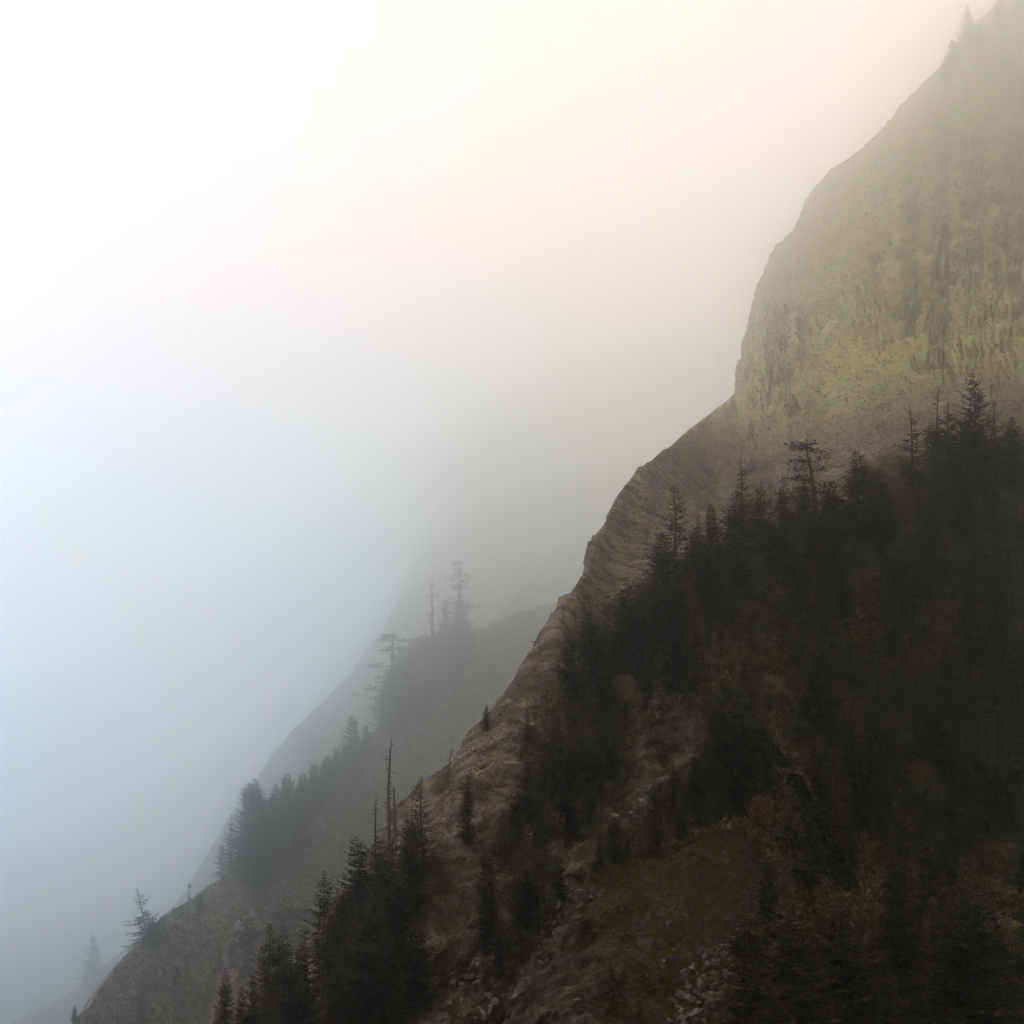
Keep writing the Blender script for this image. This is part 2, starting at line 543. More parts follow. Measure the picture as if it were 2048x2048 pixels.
# valley floor
me = bpy.data.meshes.new('valley_floor')
me.from_pydata([(-5450, -50, -900), (8400, -50, -900), (8400, 23400, -900), (-5450, 23400, -900)], [], [(0, 1, 2, 3)])
me.materials.append(MAT['ridge'])
vf = bpy.data.objects.new('valley_floor', me)
col.objects.link(vf)
vf['kind'] = 'structure'


# ------------------------------------------------------------------ tree materials
def foliage_mat(name, a, b):
    m, t = new_mat(name)
    oi = t.nodes.new('ShaderNodeObjectInfo')
    geo = t.nodes.new('ShaderNodeNewGeometry')
    n = noise_tex(t, geo.outputs['Position'], 0.5, 4, 0.7)
    c = mixc(t, ramp(t, [(0.35, (0, 0, 0)), (0.65, (1, 1, 1))], n), a, b)
    v = mathn(t, 'MULTIPLY_ADD', mathn(t, 'POWER', oi.outputs['Random'], 2.0), 1.5, 0.5)
    vmx = t.nodes.new('ShaderNodeVectorMath')
    vmx.operation = 'SCALE'
    t.links.new(c, vmx.inputs[0])
    t.links.new(v, vmx.inputs['Scale'])
    finish(t, vmx.outputs[0], 0.8, None, 0.15)
    return m


MAT['needle'] = foliage_mat('dark_needles', (0.014, 0.012, 0.005), (0.062, 0.051, 0.018))
MAT['needle_brown'] = foliage_mat('brown_needles', (0.045, 0.026, 0.016), (0.075, 0.045, 0.025))
MAT['leaf'] = foliage_mat('green_leaves', (0.055, 0.075, 0.014), (0.11, 0.13, 0.03))
MAT['leaf_olive'] = foliage_mat('olive_leaves', (0.06, 0.058, 0.02), (0.11, 0.10, 0.035))
MAT['leaf_rust'] = foliage_mat('rust_leaves', (0.045, 0.026, 0.012), (0.075, 0.045, 0.018))
MAT['brush'] = foliage_mat('brush_leaves', (0.036, 0.030, 0.012), (0.110, 0.092, 0.036))
MAT['scrub'] = foliage_mat('scrub_leaves', (0.16, 0.17, 0.07), (0.28, 0.28, 0.13))
m, t = new_mat('bark')
geo = t.nodes.new('ShaderNodeNewGeometry')
finish(t, mixc(t, noise_tex(t, geo.outputs['Position'], 2.0, 5), (0.018, 0.015, 0.012), (0.05, 0.042, 0.034)), 0.9)
MAT['bark'] = m
m, t = new_mat('dead_wood')
geo = t.nodes.new('ShaderNodeNewGeometry')
finish(t, mixc(t, noise_tex(t, geo.outputs['Position'], 2.0, 5), (0.06, 0.045, 0.038), (0.13, 0.11, 0.09)), 0.9)
MAT['dead'] = m


# ------------------------------------------------------------------ tree meshes
class MB:
    def __init__(s):
        s.v, s.f = [], []

    def tube(s, pts, rads, k=5):
        base = len(s.v)
        for i, (p, r) in enumerate(zip(pts, rads)):
            a = pts[max(i - 1, 0)]
            b = pts[min(i + 1, len(pts) - 1)]
            d = (b - a).normalized()
            x = d.cross(Vector((0.3, 1, 0.2))).normalized()
            y = d.cross(x)
            for j in range(k):
                an = 2 * math.pi * j / k
                s.v.append(p + (x * math.cos(an) + y * math.sin(an)) * r)
        for i in range(len(pts) - 1):
            for j in range(k):
                s.f.append((base + i * k + j, base + i * k + (j + 1) % k, base + (i + 1) * k + (j + 1) % k, base + (i + 1) * k + j))

    def leaf(s, p, d, up, L, W):
        side = d.cross(up).normalized()
        i = len(s.v)
        s.v += [p, p + d * L * 0.45 + side * W, p + d * L, p + d * L * 0.45 - side * W]
        s.f.append((i, i + 1, i + 2, i + 3))

    def mesh(s, name, mat):
        me = bpy.data.meshes.new(name)
        me.from_pydata([tuple(v) for v in s.v], [], s.f)
        me.materials.append(mat)
        me.update()
        return me


def trunk_axis(H, bend, R):
    """axis points of a trunk H tall"""
    ph = R.uniform(0, 6.28)
    pts = []
    for i in range(9):
        t = i / 8
        pts.append(Vector((math.cos(ph) * bend * t * t * H + math.sin(t * 7 + ph) * 0.006 * H, math.sin(ph) * bend * t * t * H,
                           H * t)))
    return pts


def axis_at(pts, t):
    x = t * (len(pts) - 1)
    i = min(int(x), len(pts) - 2)
    return pts[i].lerp(pts[i + 1], x - i)


def conifer(seed, H=25.0, R0=3.6, start=0.08, density=1.0, droop=0.25, gaps=0.1, irregular=0.25, power=0.85, bare_top=0.0,
            bend=0.01, mat='needle', wmat='bark', leafk=1.0):
    R = random.Random(seed)
    ax = trunk_axis(H, bend, R)
    tb = MB()
    tb.tube(ax, [0.36 * (1 - i / 8) ** 0.9 * H / 25 + 0.035 for i in range(9)], 6)
    cb = MB()
    z = start * H
    lobes = [R.uniform(0.75, 1.25) for _ in range(8)]
    while z < H * 0.995:
        t = z / H
        tt = (t - start) / (1 - start)
        L0 = R0 * (1 - tt) ** power * (0.55 + 0.45 * min(1, tt * 5 + 0.2)) + 0.25
        nb = max(3, int(R.uniform(5, 8) * density))
        a0 = R.uniform(0, 6.28)
        for b in range(nb):
            if R.random() < gaps:
                continue
            a = a0 + b * 2 * math.pi / nb + R.uniform(-0.3, 0.3)
            lob = lobes[int((a % 6.283) / 6.283 * 8) % 8]
            L = L0 * R.uniform(1 - irregular * 1.6, 1 + irregular) * lob
            o = axis_at(ax, t)
            dirh = Vector((math.cos(a), math.sin(a), 0))
            rise = 0.35 * tt - droop * (1 - tt)
            n = max(2, int(L / 0.42))
            bpts = []
            for k in range(n + 1):
                s = k / n
                bpts.append(o + dirh * L * s + Vector((0, 0, L * (rise * s - droop * 0.8 * s * (1 - s) * 1.5 + 0.18 * s * s))))
            dead = bare_top and (t > 1 - bare_top) and R.random() < 0.75
            tb.tube([bpts[0], bpts[len(bpts) // 2], bpts[-1]], [0.05 + 0.012 * L, 0.03 + 0.006 * L, 0.012], 3)
            if dead:
                continue
            for k in range(n + 1):
                s = k / n
                if s < 0.12:
                    continue
                d = (bpts[min(k + 1, n)] - bpts[max(k - 1, 0)]).normalized()
                w = (0.75 - 0.45 * s) * min(1.0, 0.35 + L / 3) * leafk
                for sgn in (-1, 1):
                    side = d.cross(Vector((0, 0, 1))).normalized() * sgn
                    dd = (side * R.uniform(0.6, 1.0) + d * R.uniform(0.3, 0.9) + Vector((0, 0, R.uniform(-0.55, 0.12)))).normalized()
                    upv = (Vector((0, 0, 1)) + Vector((R.uniform(-.6, .6), R.uniform(-.6, .6), 0))).normalized()
                    cb.leaf(bpts[k] + Vector((0, 0, R.uniform(-.08, .08))), dd, upv, w * R.uniform(0.8, 1.5), w * R.uniform(0.16, 0.30))
                if R.random() < 0.5:
                    cb.leaf(bpts[k], (d * 0.6 + Vector((R.uniform(-.3, .3), R.uniform(-.3, .3), -0.5))).normalized(), d.cross(Vector((0, 0, 1))).normalized(),
                            w * R.uniform(0.6, 1.1), w * 0.28)
        z += H / 25 * R.uniform(0.42, 0.72) / (0.6 + 0.4 * density)
    return tb.mesh('trunk', MAT[wmat]), cb.mesh('crown', MAT[mat])


def snag(seed, H=25.0, n=64, blen=2.7, bend=0.01, broken=False, tuft=0.0):
    """a dead standing conifer: bare trunk with short stubs, some tufts left"""
    R = random.Random(seed)
    ax = trunk_axis(H, bend, R)
    tb, cb = MB(), MB()
    top = 0.16 if broken else 0.05
    tb.tube(ax, [0.40 * (1 - i / 8) ** 0.8 * H / 25 + top for i in range(9)], 6)
    for i in range(n):
        t = 0.12 + 0.86 * i / n + R.uniform(-.01, .01)
        a = R.uniform(0, 6.28)
        L = blen * R.uniform(0.3, 1.3) * (1.15 - 0.75 * t)
        o = axis_at(ax, t)
        d = Vector((math.cos(a), math.sin(a), R.uniform(-0.35, 0.25)))
        mid = o + d * L * 0.55 + Vector((0, 0, -0.08 * L))
        end = o + d * L + Vector((0, 0, R.uniform(-0.1, 0.35) * L))
        tb.tube([o, mid, end], [0.12, 0.09, 0.04], 3)
        if R.random() < 0.6:
            e2 = mid + Vector((R.uniform(-.5, .5), R.uniform(-.5, .5), R.uniform(-.4, .4))) * L * 0.7
            tb.tube([mid, e2], [0.045, 0.02], 3)
        if R.random() < tuft:
            for k in range(14):
                q = mid.lerp(end, R.random())
                cb.leaf(q, Vector((R.uniform(-1, 1), R.uniform(-1, 1), R.uniform(-.5, .6))).normalized(), Vector((0, 0, 1)),
                        R.uniform(0.4, 0.8), 0.14)
    tm = tb.mesh('trunk', MAT['dead'])
    return tm, (cb.mesh('crown', MAT['needle']) if cb.f else None)


def tiered_pine(seed, H=25.0, tiers=8, mat='needle', lean=0.02, R0=3.4, start=0.25, puff=55):
    """an old pine with separate flat plates of foliage"""
    R = random.Random(seed)
    ax = trunk_axis(H, lean, R)
    tb, cb = MB(), MB()
    tb.tube(ax, [0.38 * (1 - i / 8) ** 0.8 * H / 25 + 0.05 for i in range(9)], 6)
    for k in range(tiers):
        t = min(0.99, start + (1 - start) * (k + 0.5 + R.uniform(-.55, .45)) / tiers)
        a0 = R.uniform(0, 6.28)
        for j in range(R.choice((1, 2, 3, 4))):
            a = a0 + j * 2.2 + R.uniform(-.4, .4)
            L = R0 * (1.15 - 0.75 * (t - start) / (1 - start)) * R.uniform(0.5, 1.15)
            o = axis_at(ax, t)
            end = o + Vector((math.cos(a) * L, math.sin(a) * L, R.uniform(-0.45, 0.25) * L))
            tb.tube([o, o.lerp(end, 0.5) + Vector((0, 0, -0.1 * L)), end], [0.10, 0.07, 0.03], 3)
            for q in range(puff):
                s = R.uniform(0.35, 1.08)
                c = o.lerp(end, s) + Vector((R.gauss(0, .5), R.gauss(0, .5), R.gauss(0.0, .34)))
                cb.leaf(c, Vector((R.uniform(-1, 1), R.uniform(-1, 1), R.uniform(-.3, .6))).normalized(), Vector((R.uniform(-.4, .4), 0, 1)),
                        R.uniform(0.4, 0.8), R.uniform(0.10, 0.2))
    return tb.mesh('trunk', MAT['bark']), cb.mesh('crown', MAT[mat])


def broadleaf(seed, H=12.0, W=4.2, mat='leaf', n=3000):
    R = random.Random(seed)
    tb, cb = MB(), MB()
    ax = trunk_axis(H * 0.8, 0.05, R)
    tb.tube(ax, [0.2 * (1 - i / 8) + 0.03 for i in range(9)], 5)
    cl = []
    for k in range(16):
        t = R.uniform(0.3, 1.0)
        a = R.uniform(0, 6.28)
        rr = W * math.sin(math.pi * min(0.98, t * 0.85 + 0.08)) * R.uniform(0.3, 0.85)
        c = Vector((math.cos(a) * rr, math.sin(a) * rr, H * (0.15 + 0.8 * t)))
        cl.append((c, R.uniform(0.8, 1.6) * W / 4.2))
        o = axis_at(ax, t * 0.8)
        tb.tube([o, o.lerp(c, 0.6) + Vector((0, 0, .2)), c], [0.07, 0.04, 0.015], 3)
    for q in range(n):
        c, r = R.choice(cl)
        d = Vector((R.gauss(0, 1), R.gauss(0, 1), R.gauss(0, 1))).normalized()
        p = c + d * r * R.uniform(0.4, 1.05) ** 0.6
        cb.leaf(p, (d + Vector((R.uniform(-.8, .8), R.uniform(-.8, .8), R.uniform(-.9, .5)))).normalized(), Vector((R.uniform(-1, 1), R.uniform(-1, 1), 1)).normalized(),
                R.uniform(0.25, 0.5), R.uniform(0.09, 0.17))
    return tb.mesh('trunk', MAT['bark']), cb.mesh('crown', MAT[mat])


KINDS = {
    'fir': [conifer(11, R0=5.4, power=.8, leafk=1.5), conifer(12, R0=6.2, density=1.2, leafk=1.6), conifer(13, R0=4.8, irregular=0.35, power=.75, leafk=1.5),
            conifer(14, R0=6.4, droop=0.35, leafk=1.6), conifer(15, R0=5.6, irregular=0.45, gaps=0.12, leafk=1.5), conifer(16, R0=5.2, power=0.7, droop=0.18, leafk=1.5),
            conifer(17, R0=6.0, density=1.2, power=.9, irregular=.4, leafk=1.6)],
    'bushy': [conifer(71, R0=7.5, leafk=1.7, density=1.2, irregular=0.4), conifer(72, R0=6.5, leafk=1.6, density=1.2, power=.7), conifer(73, R0=8.5, leafk=1.8, irregular=0.45)],
    'sparse': [conifer(21, R0=4.8, leafk=1.3, density=0.85, gaps=0.35, irregular=0.5, bare_top=0.1), conifer(22, R0=5.4, leafk=1.3, density=0.9, gaps=0.3, irregular=0.6),
               conifer(23, R0=4.2, leafk=1.3, density=0.85, gaps=0.4, irregular=0.6, bare_top=0.15)],
    'brown': [conifer(31, leafk=1.3, R0=4.8, density=0.8, gaps=0.25, irregular=0.5, bare_top=0.45, mat='needle_brown'),
              conifer(32, leafk=1.4, R0=5.2, density=0.8, gaps=0.2, irregular=0.5, mat='needle_brown')],
    'pine': [tiered_pine(41, tiers=15, R0=4.4), tiered_pine(42, tiers=17, R0=3.8), tiered_pine(43, tiers=13, R0=5.0, lean=0.06)],
    'thin': [tiered_pine(44, tiers=5, R0=1.4, start=0.5, puff=26), tiered_pine(45, tiers=6, R0=1.6, start=0.4, puff=18)],
    'leaning': [conifer(35, R0=4.8, density=1.1, leafk=1.5, gaps=0.15, irregular=0.55, bare_top=0.42, bend=-0.05)],
    'snag': [snag(51), snag(52, n=50, blen=2.0), snag(53, n=60, blen=2.4, tuft=0.25)],
    'broken': [snag(54, H=14, n=14, blen=0.9, broken=True)],
    'bent': [snag(55, n=24, blen=3.4, bend=0.35, tuft=0.75), snag(56, n=30, blen=4.2, bend=0.22, tuft=0.85)],
    'bush': [broadleaf(61), broadleaf(62, W=4.8), broadleaf(63, W=3.6)],
    'olive': [broadleaf(64, mat='leaf_olive'), broadleaf(65, W=5, mat='leaf_olive')],
    'rust': [broadleaf(66, mat='leaf_rust'), broadleaf(67, W=3.4, mat='leaf_rust')],
}
BASEH = {'bush': 12.0, 'olive': 12.0, 'rust': 12.0, 'broken': 14.0}
NAME = {'bushy': 'fir_tree', 'leaning': 'fir_tree', 'fir': 'fir_tree', 'sparse': 'fir_tree', 'brown': 'withered_fir_tree', 'pine': 'pine_tree', 'thin': 'pine_tree',
        'snag': 'dead_tree', 'broken': 'dead_tree', 'bent': 'crooked_tree', 'bush': 'leafy_tree', 'olive': 'leafy_tree', 'rust': 'leafy_tree'}
CAT = {'bushy': 'fir tree', 'leaning': 'fir tree', 'fir': 'fir tree', 'sparse': 'fir tree', 'brown': 'withered fir', 'pine': 'pine tree', 'thin': 'pine tree',
       'snag': 'dead tree', 'broken': 'dead tree', 'bent': 'crooked tree', 'bush': 'leafy tree', 'olive': 'leafy tree', 'rust': 'leafy tree'}
RT_ = random.Random(99)
TREES = []


def plant(kind, loc, height, label, group=None, width=1.0, lean=(0, 0), v=None, rz=None):
    tm, cm = KINDS[kind][v if v is not None else RT_.randrange(len(KINDS[kind]))]
    s = height / BASEH.get(kind, 25.0)
    r = bpy.data.objects.new(NAME[kind], None)
    r.empty_display_size = 0.5
    col.objects.link(r)
    r.location = Vector(loc) - Vector((0, 0, 0.03 * height))
    r.scale = (s * width, s * width, s)
    if lean == (0, 0):
        lean = (RT_.gauss(0, 0.025), RT_.gauss(0, 0.025))
    r.rotation_euler = (lean[0], lean[1], 0) if rz == 0 else (lean[0], lean[1], RT_.uniform(0, 6.28) if rz is None else rz)
    tag(r, label, CAT[kind], group)
    for nm, me in (('trunk', tm), ('crown', cm)):
        if me is None:
            continue
        o = bpy.data.objects.new(nm, me)
        col.objects.link(o)
        o.parent = r
    TREES.append(r)
    return r


def at_pixel(px, py):
    for k in range(60):
        h = hit(px, py + k * 3)
        if h:
            return h
    return None


def tree_at(kind, px, base, top, label, group=None, **kw):
    h = at_pixel(px, base)
    if not h:
        print('no ground for', label)
        return
    d = depth_of(h[0])
    hw = (base - top) * d * 2 * TF / 2048 * 1.02
    return plant(kind, h[0], max(hw, 3), label, group, **kw)


G2 = 'trees along the middle ridge'
# ---- middle ridge, one by one from the lower left upwards
tree_at('leaning', 305, 1900, 1772, 'half-dead fir with a bare tip leaning out left over the misty drop', width=1.5, lean=(0, -0.34), v=0, rz=0)
tree_at('fir', 305, 1890, 1838, 'low bushy fir at the foot of the leaning dead tree', width=1.9)
tree_at('thin', 376, 1850, 1762, 'thin forked dead-topped tree on the rounded shoulder right of the leaning tree', width=0.8)
tree_at('fir', 398, 1830, 1785, 'stubby bush-like fir just right of the thin forked tree', width=1.7)
tree_at('bushy', 186, 1985, 1868, 'pale ghostly conifer in the mist beyond the lower left ridge edge', width=0.9)
tree_at('fir', 148, 2045, 2010, 'small dark conifer tip at the bottom edge of the lower left ridge', width=1.2)
tree_at('sparse', 462, 1745, 1630, 'faint misty conifer left of and behind the dense clump on the ridge', width=1.3)
tree_at('sparse', 445, 1760, 1680, 'lowest faint misty conifer beside the dense clump on the ridge', width=1.4)
for i, (x, b, tp, w, lb) in enumerate([
        (497, 1745, 1566, 1.05, 'leftmost tall fir of the dense clump on the middle ridge'),
        (521, 1735, 1556, 0.95, 'second tall fir from the left in the dense ridge clump'),
        (545, 1718, 1588, 1.0, 'shorter fir in the dip between the tall firs of the ridge clump'),
        (570, 1700, 1545, 1.0, 'tallest rightmost fir of the dense clump on the middle ridge'),
        (510, 1780, 1640, 1.2, 'fir in front of the lower flank of the dense ridge clump'),
        (540, 1760, 1620, 1.2, 'broad fir in the middle front of the dense ridge clump'),
        (575, 1725, 1610, 1.2, 'fir at the right front of the dense ridge clump'),
        (604, 1650, 1545, 1.1, 'first fir of the stepped row above the dense ridge clump'),
        (627, 1625, 1525, 1.1, 'second fir of the stepped row with a rounded top'),
        (650, 1600, 1510, 1.0, 'slim third fir of the stepped row on the middle ridge'),
        (670, 1580, 1495, 1.1, 'broad fourth fir of the stepped row on the middle ridge'),
        (690, 1560, 1490, 1.2, 'low fir just left of the stepped row\'s tallest fir'),
        (707, 1560, 1430, 1.0, 'tallest pointed fir at the upper end of the stepped row'),
        (736, 1520, 1450, 1.1, 'fir at the right end of the stepped row beside a bare spike')]):
    tree_at('bushy', x, b, tp, lb, 'firs along the middle ridge', width=w)
tree_at('snag', 724, 1520, 1435, 'thin bare leaning spike between the two upper firs of the stepped row', lean=(0, -0.15), width=0.7, rz=0)
for i, (k, x, b, tp, w, lb) in enumerate([
        ('pine', 786, 1445, 1265, 1.3, 'wind-ragged pine with branch tips jutting left over the drop'),
        ('fir', 778, 1470, 1340, 1.5, 'lowest fir of the hanging clump above the drop'),
        ('pine', 815, 1400, 1280, 1.6, 'broad pine behind the ragged one in the hanging clump'),
        ('fir', 810, 1430, 1310, 1.9, 'wide fir in the front centre of the hanging clump'),
        ('fir', 845, 1370, 1270, 1.8, 'wide fir at the top right of the hanging clump'),
        ('fir', 842, 1400, 1300, 1.8, 'wide fir at the right front of the hanging clump'),
        ('fir', 880, 1350, 1260, 1.8, 'misty fir under the two tall thin trees'),
        ('fir', 912, 1320, 1240, 1.8, 'misty fir at the upper right end of the hanging clump'),
        ('thin', 865, 1300, 1155, 0.9, 'tall thin bare-stemmed tree rising from the hanging clump'),
        ('pine', 917, 1285, 1120, 0.95, 'tall pine with separate tufts right of the thin stem')]):
    tree_at('bushy' if k == 'fir' else k, x, b, tp, lb, 'trees of the hanging clump' if i < 8 else None, width=w * (0.9 if k == 'fir' else 1.4))

# ---- silhouettes on the edge of the mountain
for (k, x, b, tp, w, ln, lb) in [
        ('snag', 775, 1740, 1478, 1.15, 0, 'tall dead tree with many bare stubs standing against the misty ridge'),
        ('broken', 793, 1705, 1575, 0.9, 0, 'short bare broken trunk just right of the tall dead tree'),
        ('brown', 752, 1800, 1590, 1.1, 0, 'reddish brown withered fir left below the tall dead tree'),
        ('brown', 780, 1830, 1640, 1.2, 0, 'reddish brown withered fir in front of the tall dead tree'),
        ('sparse', 845, 1760, 1552, 1.2, 0, 'dark fir with a spiky top right of the broken trunk'),
        ('fir', 822, 1830, 1610, 1.2, 0, 'dark dense fir under the spiky topped fir'),
        ('bent', 895, 1575, 1495, 1.6, 0, 'small twisted tree with curling branches on the rocky edge'),
        ('fir', 972, 1462, 1408, 1.1, 0, 'small pointed fir alone on the rocky edge'),
        ('bent', 1087, 1325, 1262, 1.1, -0.35, 'little crooked tree bending left on the mountain edge'),
        ('thin', 1126, 1245, 1222, 1.6, 0, 'tiny yellowish sapling on the steep mountain edge'),
        ('fir', 722, 1900, 1672, 1.3, 0, 'dark pyramid-shaped fir left of the withered reddish ones'),
        ('fir', 645, 2000, 1742, 1.0, 0, 'slender dark fir with a tall tip at the lower left of the forest'),
        ('fir', 668, 2020, 1800, 1.3, 0, 'dark fir between the slender one and the pyramid-shaped one'),
        ('sparse', 610, 2030, 1860, 1.2, 0, 'thin-crowned dark fir left of the slender tall-tipped fir'),
        ('fir', 535, 2060, 1850, 1.1, 0, 'dark fir with a twin tip near the bottom left of the forest'),
        ('fir', 560, 2075, 1852, 1.1, 0, 'dark fir just right of the twin-tipped one'),
        ('fir', 448, 2100, 1945, 1.2, 0, 'leftmost dark fir of the forest at the bottom edge'),
        ('fir', 480, 2110, 1975, 1.2, 0, 'low dark fir beside the leftmost one at the bottom edge'),
        ('fir', 500, 2100, 1950, 1.1, 0, 'dark fir right of the two leftmost ones at the bottom edge'),
        ('sparse', 282, 2075, 1945, 0.9, 0, 'thin grey tree standing on the lower left ridge face'),
        ('fir', 1938, 100, 5, 1.1, 0, 'hazy bushy fir on the summit left of the gap at the top right'),
        ('fir', 1908, 130, 75, 1.5, 0, 'low hazy fir on the summit edge at the top right'),
        ('sparse', 1962, 90, 40, 1.6, 0, 'short hazy fir in the gap between the summit trees'),
        ('fir', 1998, 60, -30, 1.2, 0, 'hazy fir second from the right on the summit'),
        ('fir', 2038, 40, -40, 1.3, 0, 'rightmost hazy fir on the summit'),
        ('fir', 1893, 160, 110, 1.6, 0, 'hazy ragged fir just below the summit edge')]:
    tree_at(k, x, b, tp, lb, width=w, lean=(0, ln), rz=0 if ln else None)

# ---- spurs and clearings of the near face
for (k, x, b, tp, w, lb) in [
        ('fir', 935, 1690, 1550, 0.95, 'slim dark fir on the rocky slope below the twisted tree'),
        ('fir', 1080, 1750, 1620, 1.0, 'dark fir standing in front of the pale streaked rock'),
        ('sparse', 1140, 1500, 1405, 1.2, 'pale dead-branched fir in the dark patch left of the bare slope'),
        ('fir', 1055, 1480, 1418, 1.3, 'small fir on the brow above the grassy ledge'),
        ('fir', 1085, 1600, 1500, 1.2, 'dark fir on the slope left of the grassy ledge'),
        ('fir', 1310, 1700, 1560, 0.7, 'narrow dark fir in front of the pale ledge'),
        ('fir', 1255, 1720, 1655, 0.8, 'small narrow fir on the lit ledge'),
        ('fir', 1290, 1715, 1640, 0.7, 'small fir between the narrow firs on the lit ledge'),
        ('fir', 1120, 1800, 1700, 1.2, 'dark fir at the left end of the lit ledge'),
        ('fir', 1500, 2110, 1790, 1.3, 'tall dark fir at the right edge of the grassy knoll'),
        ('fir', 1545, 1960, 1700, 1.3, 'dark fir behind the right edge of the grassy knoll'),
        ('fir', 1585, 2110, 1790, 1.5, 'tall dark fir right of the grassy knoll at the bottom'),
        ('fir', 1690, 2110, 1790, 1.5, 'tall dark fir in the middle of the lower right corner'),
        ('fir', 1950, 2110, 1760, 1.5, 'tall dark fir near the lower right corner'),
        ('rust', 1680, 1790, 1730, 1.0, 'small rust-coloured bush in the dark right forest'),
        ('rust', 1760, 1740, 1690, 1.2, 'low rust-coloured bush near the dark hollow'),
        ('rust', 1960, 1760, 1690, 1.4, 'broad rust-coloured bush above the lower right hollow'),
        ('bush', 1508, 1110, 1040, 1.2, 'bright green leafy tree at the upper left of the forest'),
        ('bush', 1725, 1090, 1005, 1.1, 'bright green leafy tree in the upper middle of the forest'),
        ('bush', 1722, 1150, 1085, 1.1, 'green leafy tree just below the upper middle one'),
        ('bush', 1505, 1210, 1155, 1.4, 'higher of the two bright green trees on the diagonal'),
        ('bush', 1465, 1240, 1180, 1.4, 'lower of the two bright green trees on the diagonal'),
        ('bush', 1575, 1255, 1195, 1.2, 'green leafy tree right of the diagonal pair'),
        ('bush', 1910, 1150, 1095, 0.9, 'small green leafy tree in the right of the forest'),
        ('bush', 2030, 930, 870, 1.4, 'green leafy tree at the right edge under the cliff'),
        ('olive', 1700, 1350, 1290, 1.4, 'olive leafy tree in the centre of the forest'),
        ('olive', 1540, 1420, 1350, 1.4, 'olive leafy tree in the lower left of the forest'),
        ('olive', 1850, 1300, 1230, 1.4, 'olive leafy tree in the right part of the forest'),
        ('olive', 1600, 1500, 1440, 1.4, 'dull olive tree low in the forest'),
        ('rust', 1680, 1420, 1360, 1.2, 'brownish leafy tree in the centre of the forest'),
        ('olive', 1800, 1520, 1450, 1.4, 'dull olive tree low in the right forest')]:
    tree_at(k, x, b, tp, lb, width=w)

# upper rim of the forest, tips against the pale cliff
for (k, x, b, tp, w, lb) in [
        ('fir', 1140, 1400, 1248, 1.0, 'leftmost fir of the forest rim under the cliff edge'),
        ('fir', 1185, 1380, 1218, 1.4, 'broad dark fir second from the left on the forest rim'),
        ('fir', 1210, 1370, 1240, 1.2, 'dark fir in the gap right of the broad rim fir'),
        ('fir', 1240, 1340, 1200, 1.0, 'slim fir on the forest rim right of the broad one'),
        ('fir', 1280, 1320, 1165, 1.0, 'fir rising left of the tallest rim fir'),
        ('sparse', 1352, 1200, 965, 1.1, 'tallest ragged fir against the pale streaked rock'),
        ('fir', 1325, 1240, 1060, 1.2, 'dense fir leaning on the left of the tallest ragged fir'),
        ('fir', 1385, 1220, 1060, 1.2, 'dense fir on the right of the tallest ragged fir'),
        ('fir', 1430, 1160, 1005, 0.9, 'slim fir midway between the ragged fir and the pale rock strip'),
        ('sparse', 1488, 1110, 905, 0.9, 'slim tall fir crossing the diagonal rock seam'),
        ('fir', 1522, 1120, 960, 1.0, 'fir right of the slim tall one'),
        ('sparse', 1570, 1090, 935, 0.7, 'very slim fir in front of the pale rock strip'),
        ('pine', 1636, 1090, 880, 1.5, 'broad pine with drooping boughs and pale gaps on the forest rim'),
        ('fir', 1610, 1110, 960, 1.2, 'fir left under the broad pine'),
        ('fir', 1665, 1110, 960, 1.2, 'fir right under the broad pine'),
        ('fir', 1720, 1080, 895, 1.3, 'broad dark fir right of the broad pine'),
        ('fir', 1762, 1080, 930, 1.1, 'dark fir left of the pale gully'),
        ('sparse', 1830, 1020, 800, 1.0, 'tall fir right of the pale gully'),
        ('fir', 1870, 1000, 840, 1.1, 'fir on the upper right forest rim'),
        ('sparse', 1900, 1000, 800, 1.1, 'second tall fir of the upper right forest rim'),
        ('fir', 1945, 980, 815, 1.1, 'third tall fir of the upper right forest rim'),
        ('sparse', 1990, 970, 800, 1.1, 'fourth tall fir of the upper right forest rim'),
        ('fir', 2030, 980, 830, 1.1, 'rim fir at the right picture edge')]:
    tree_at(k, x, b, tp, lb, 'firs of the upper forest rim', width=w * 1.25)


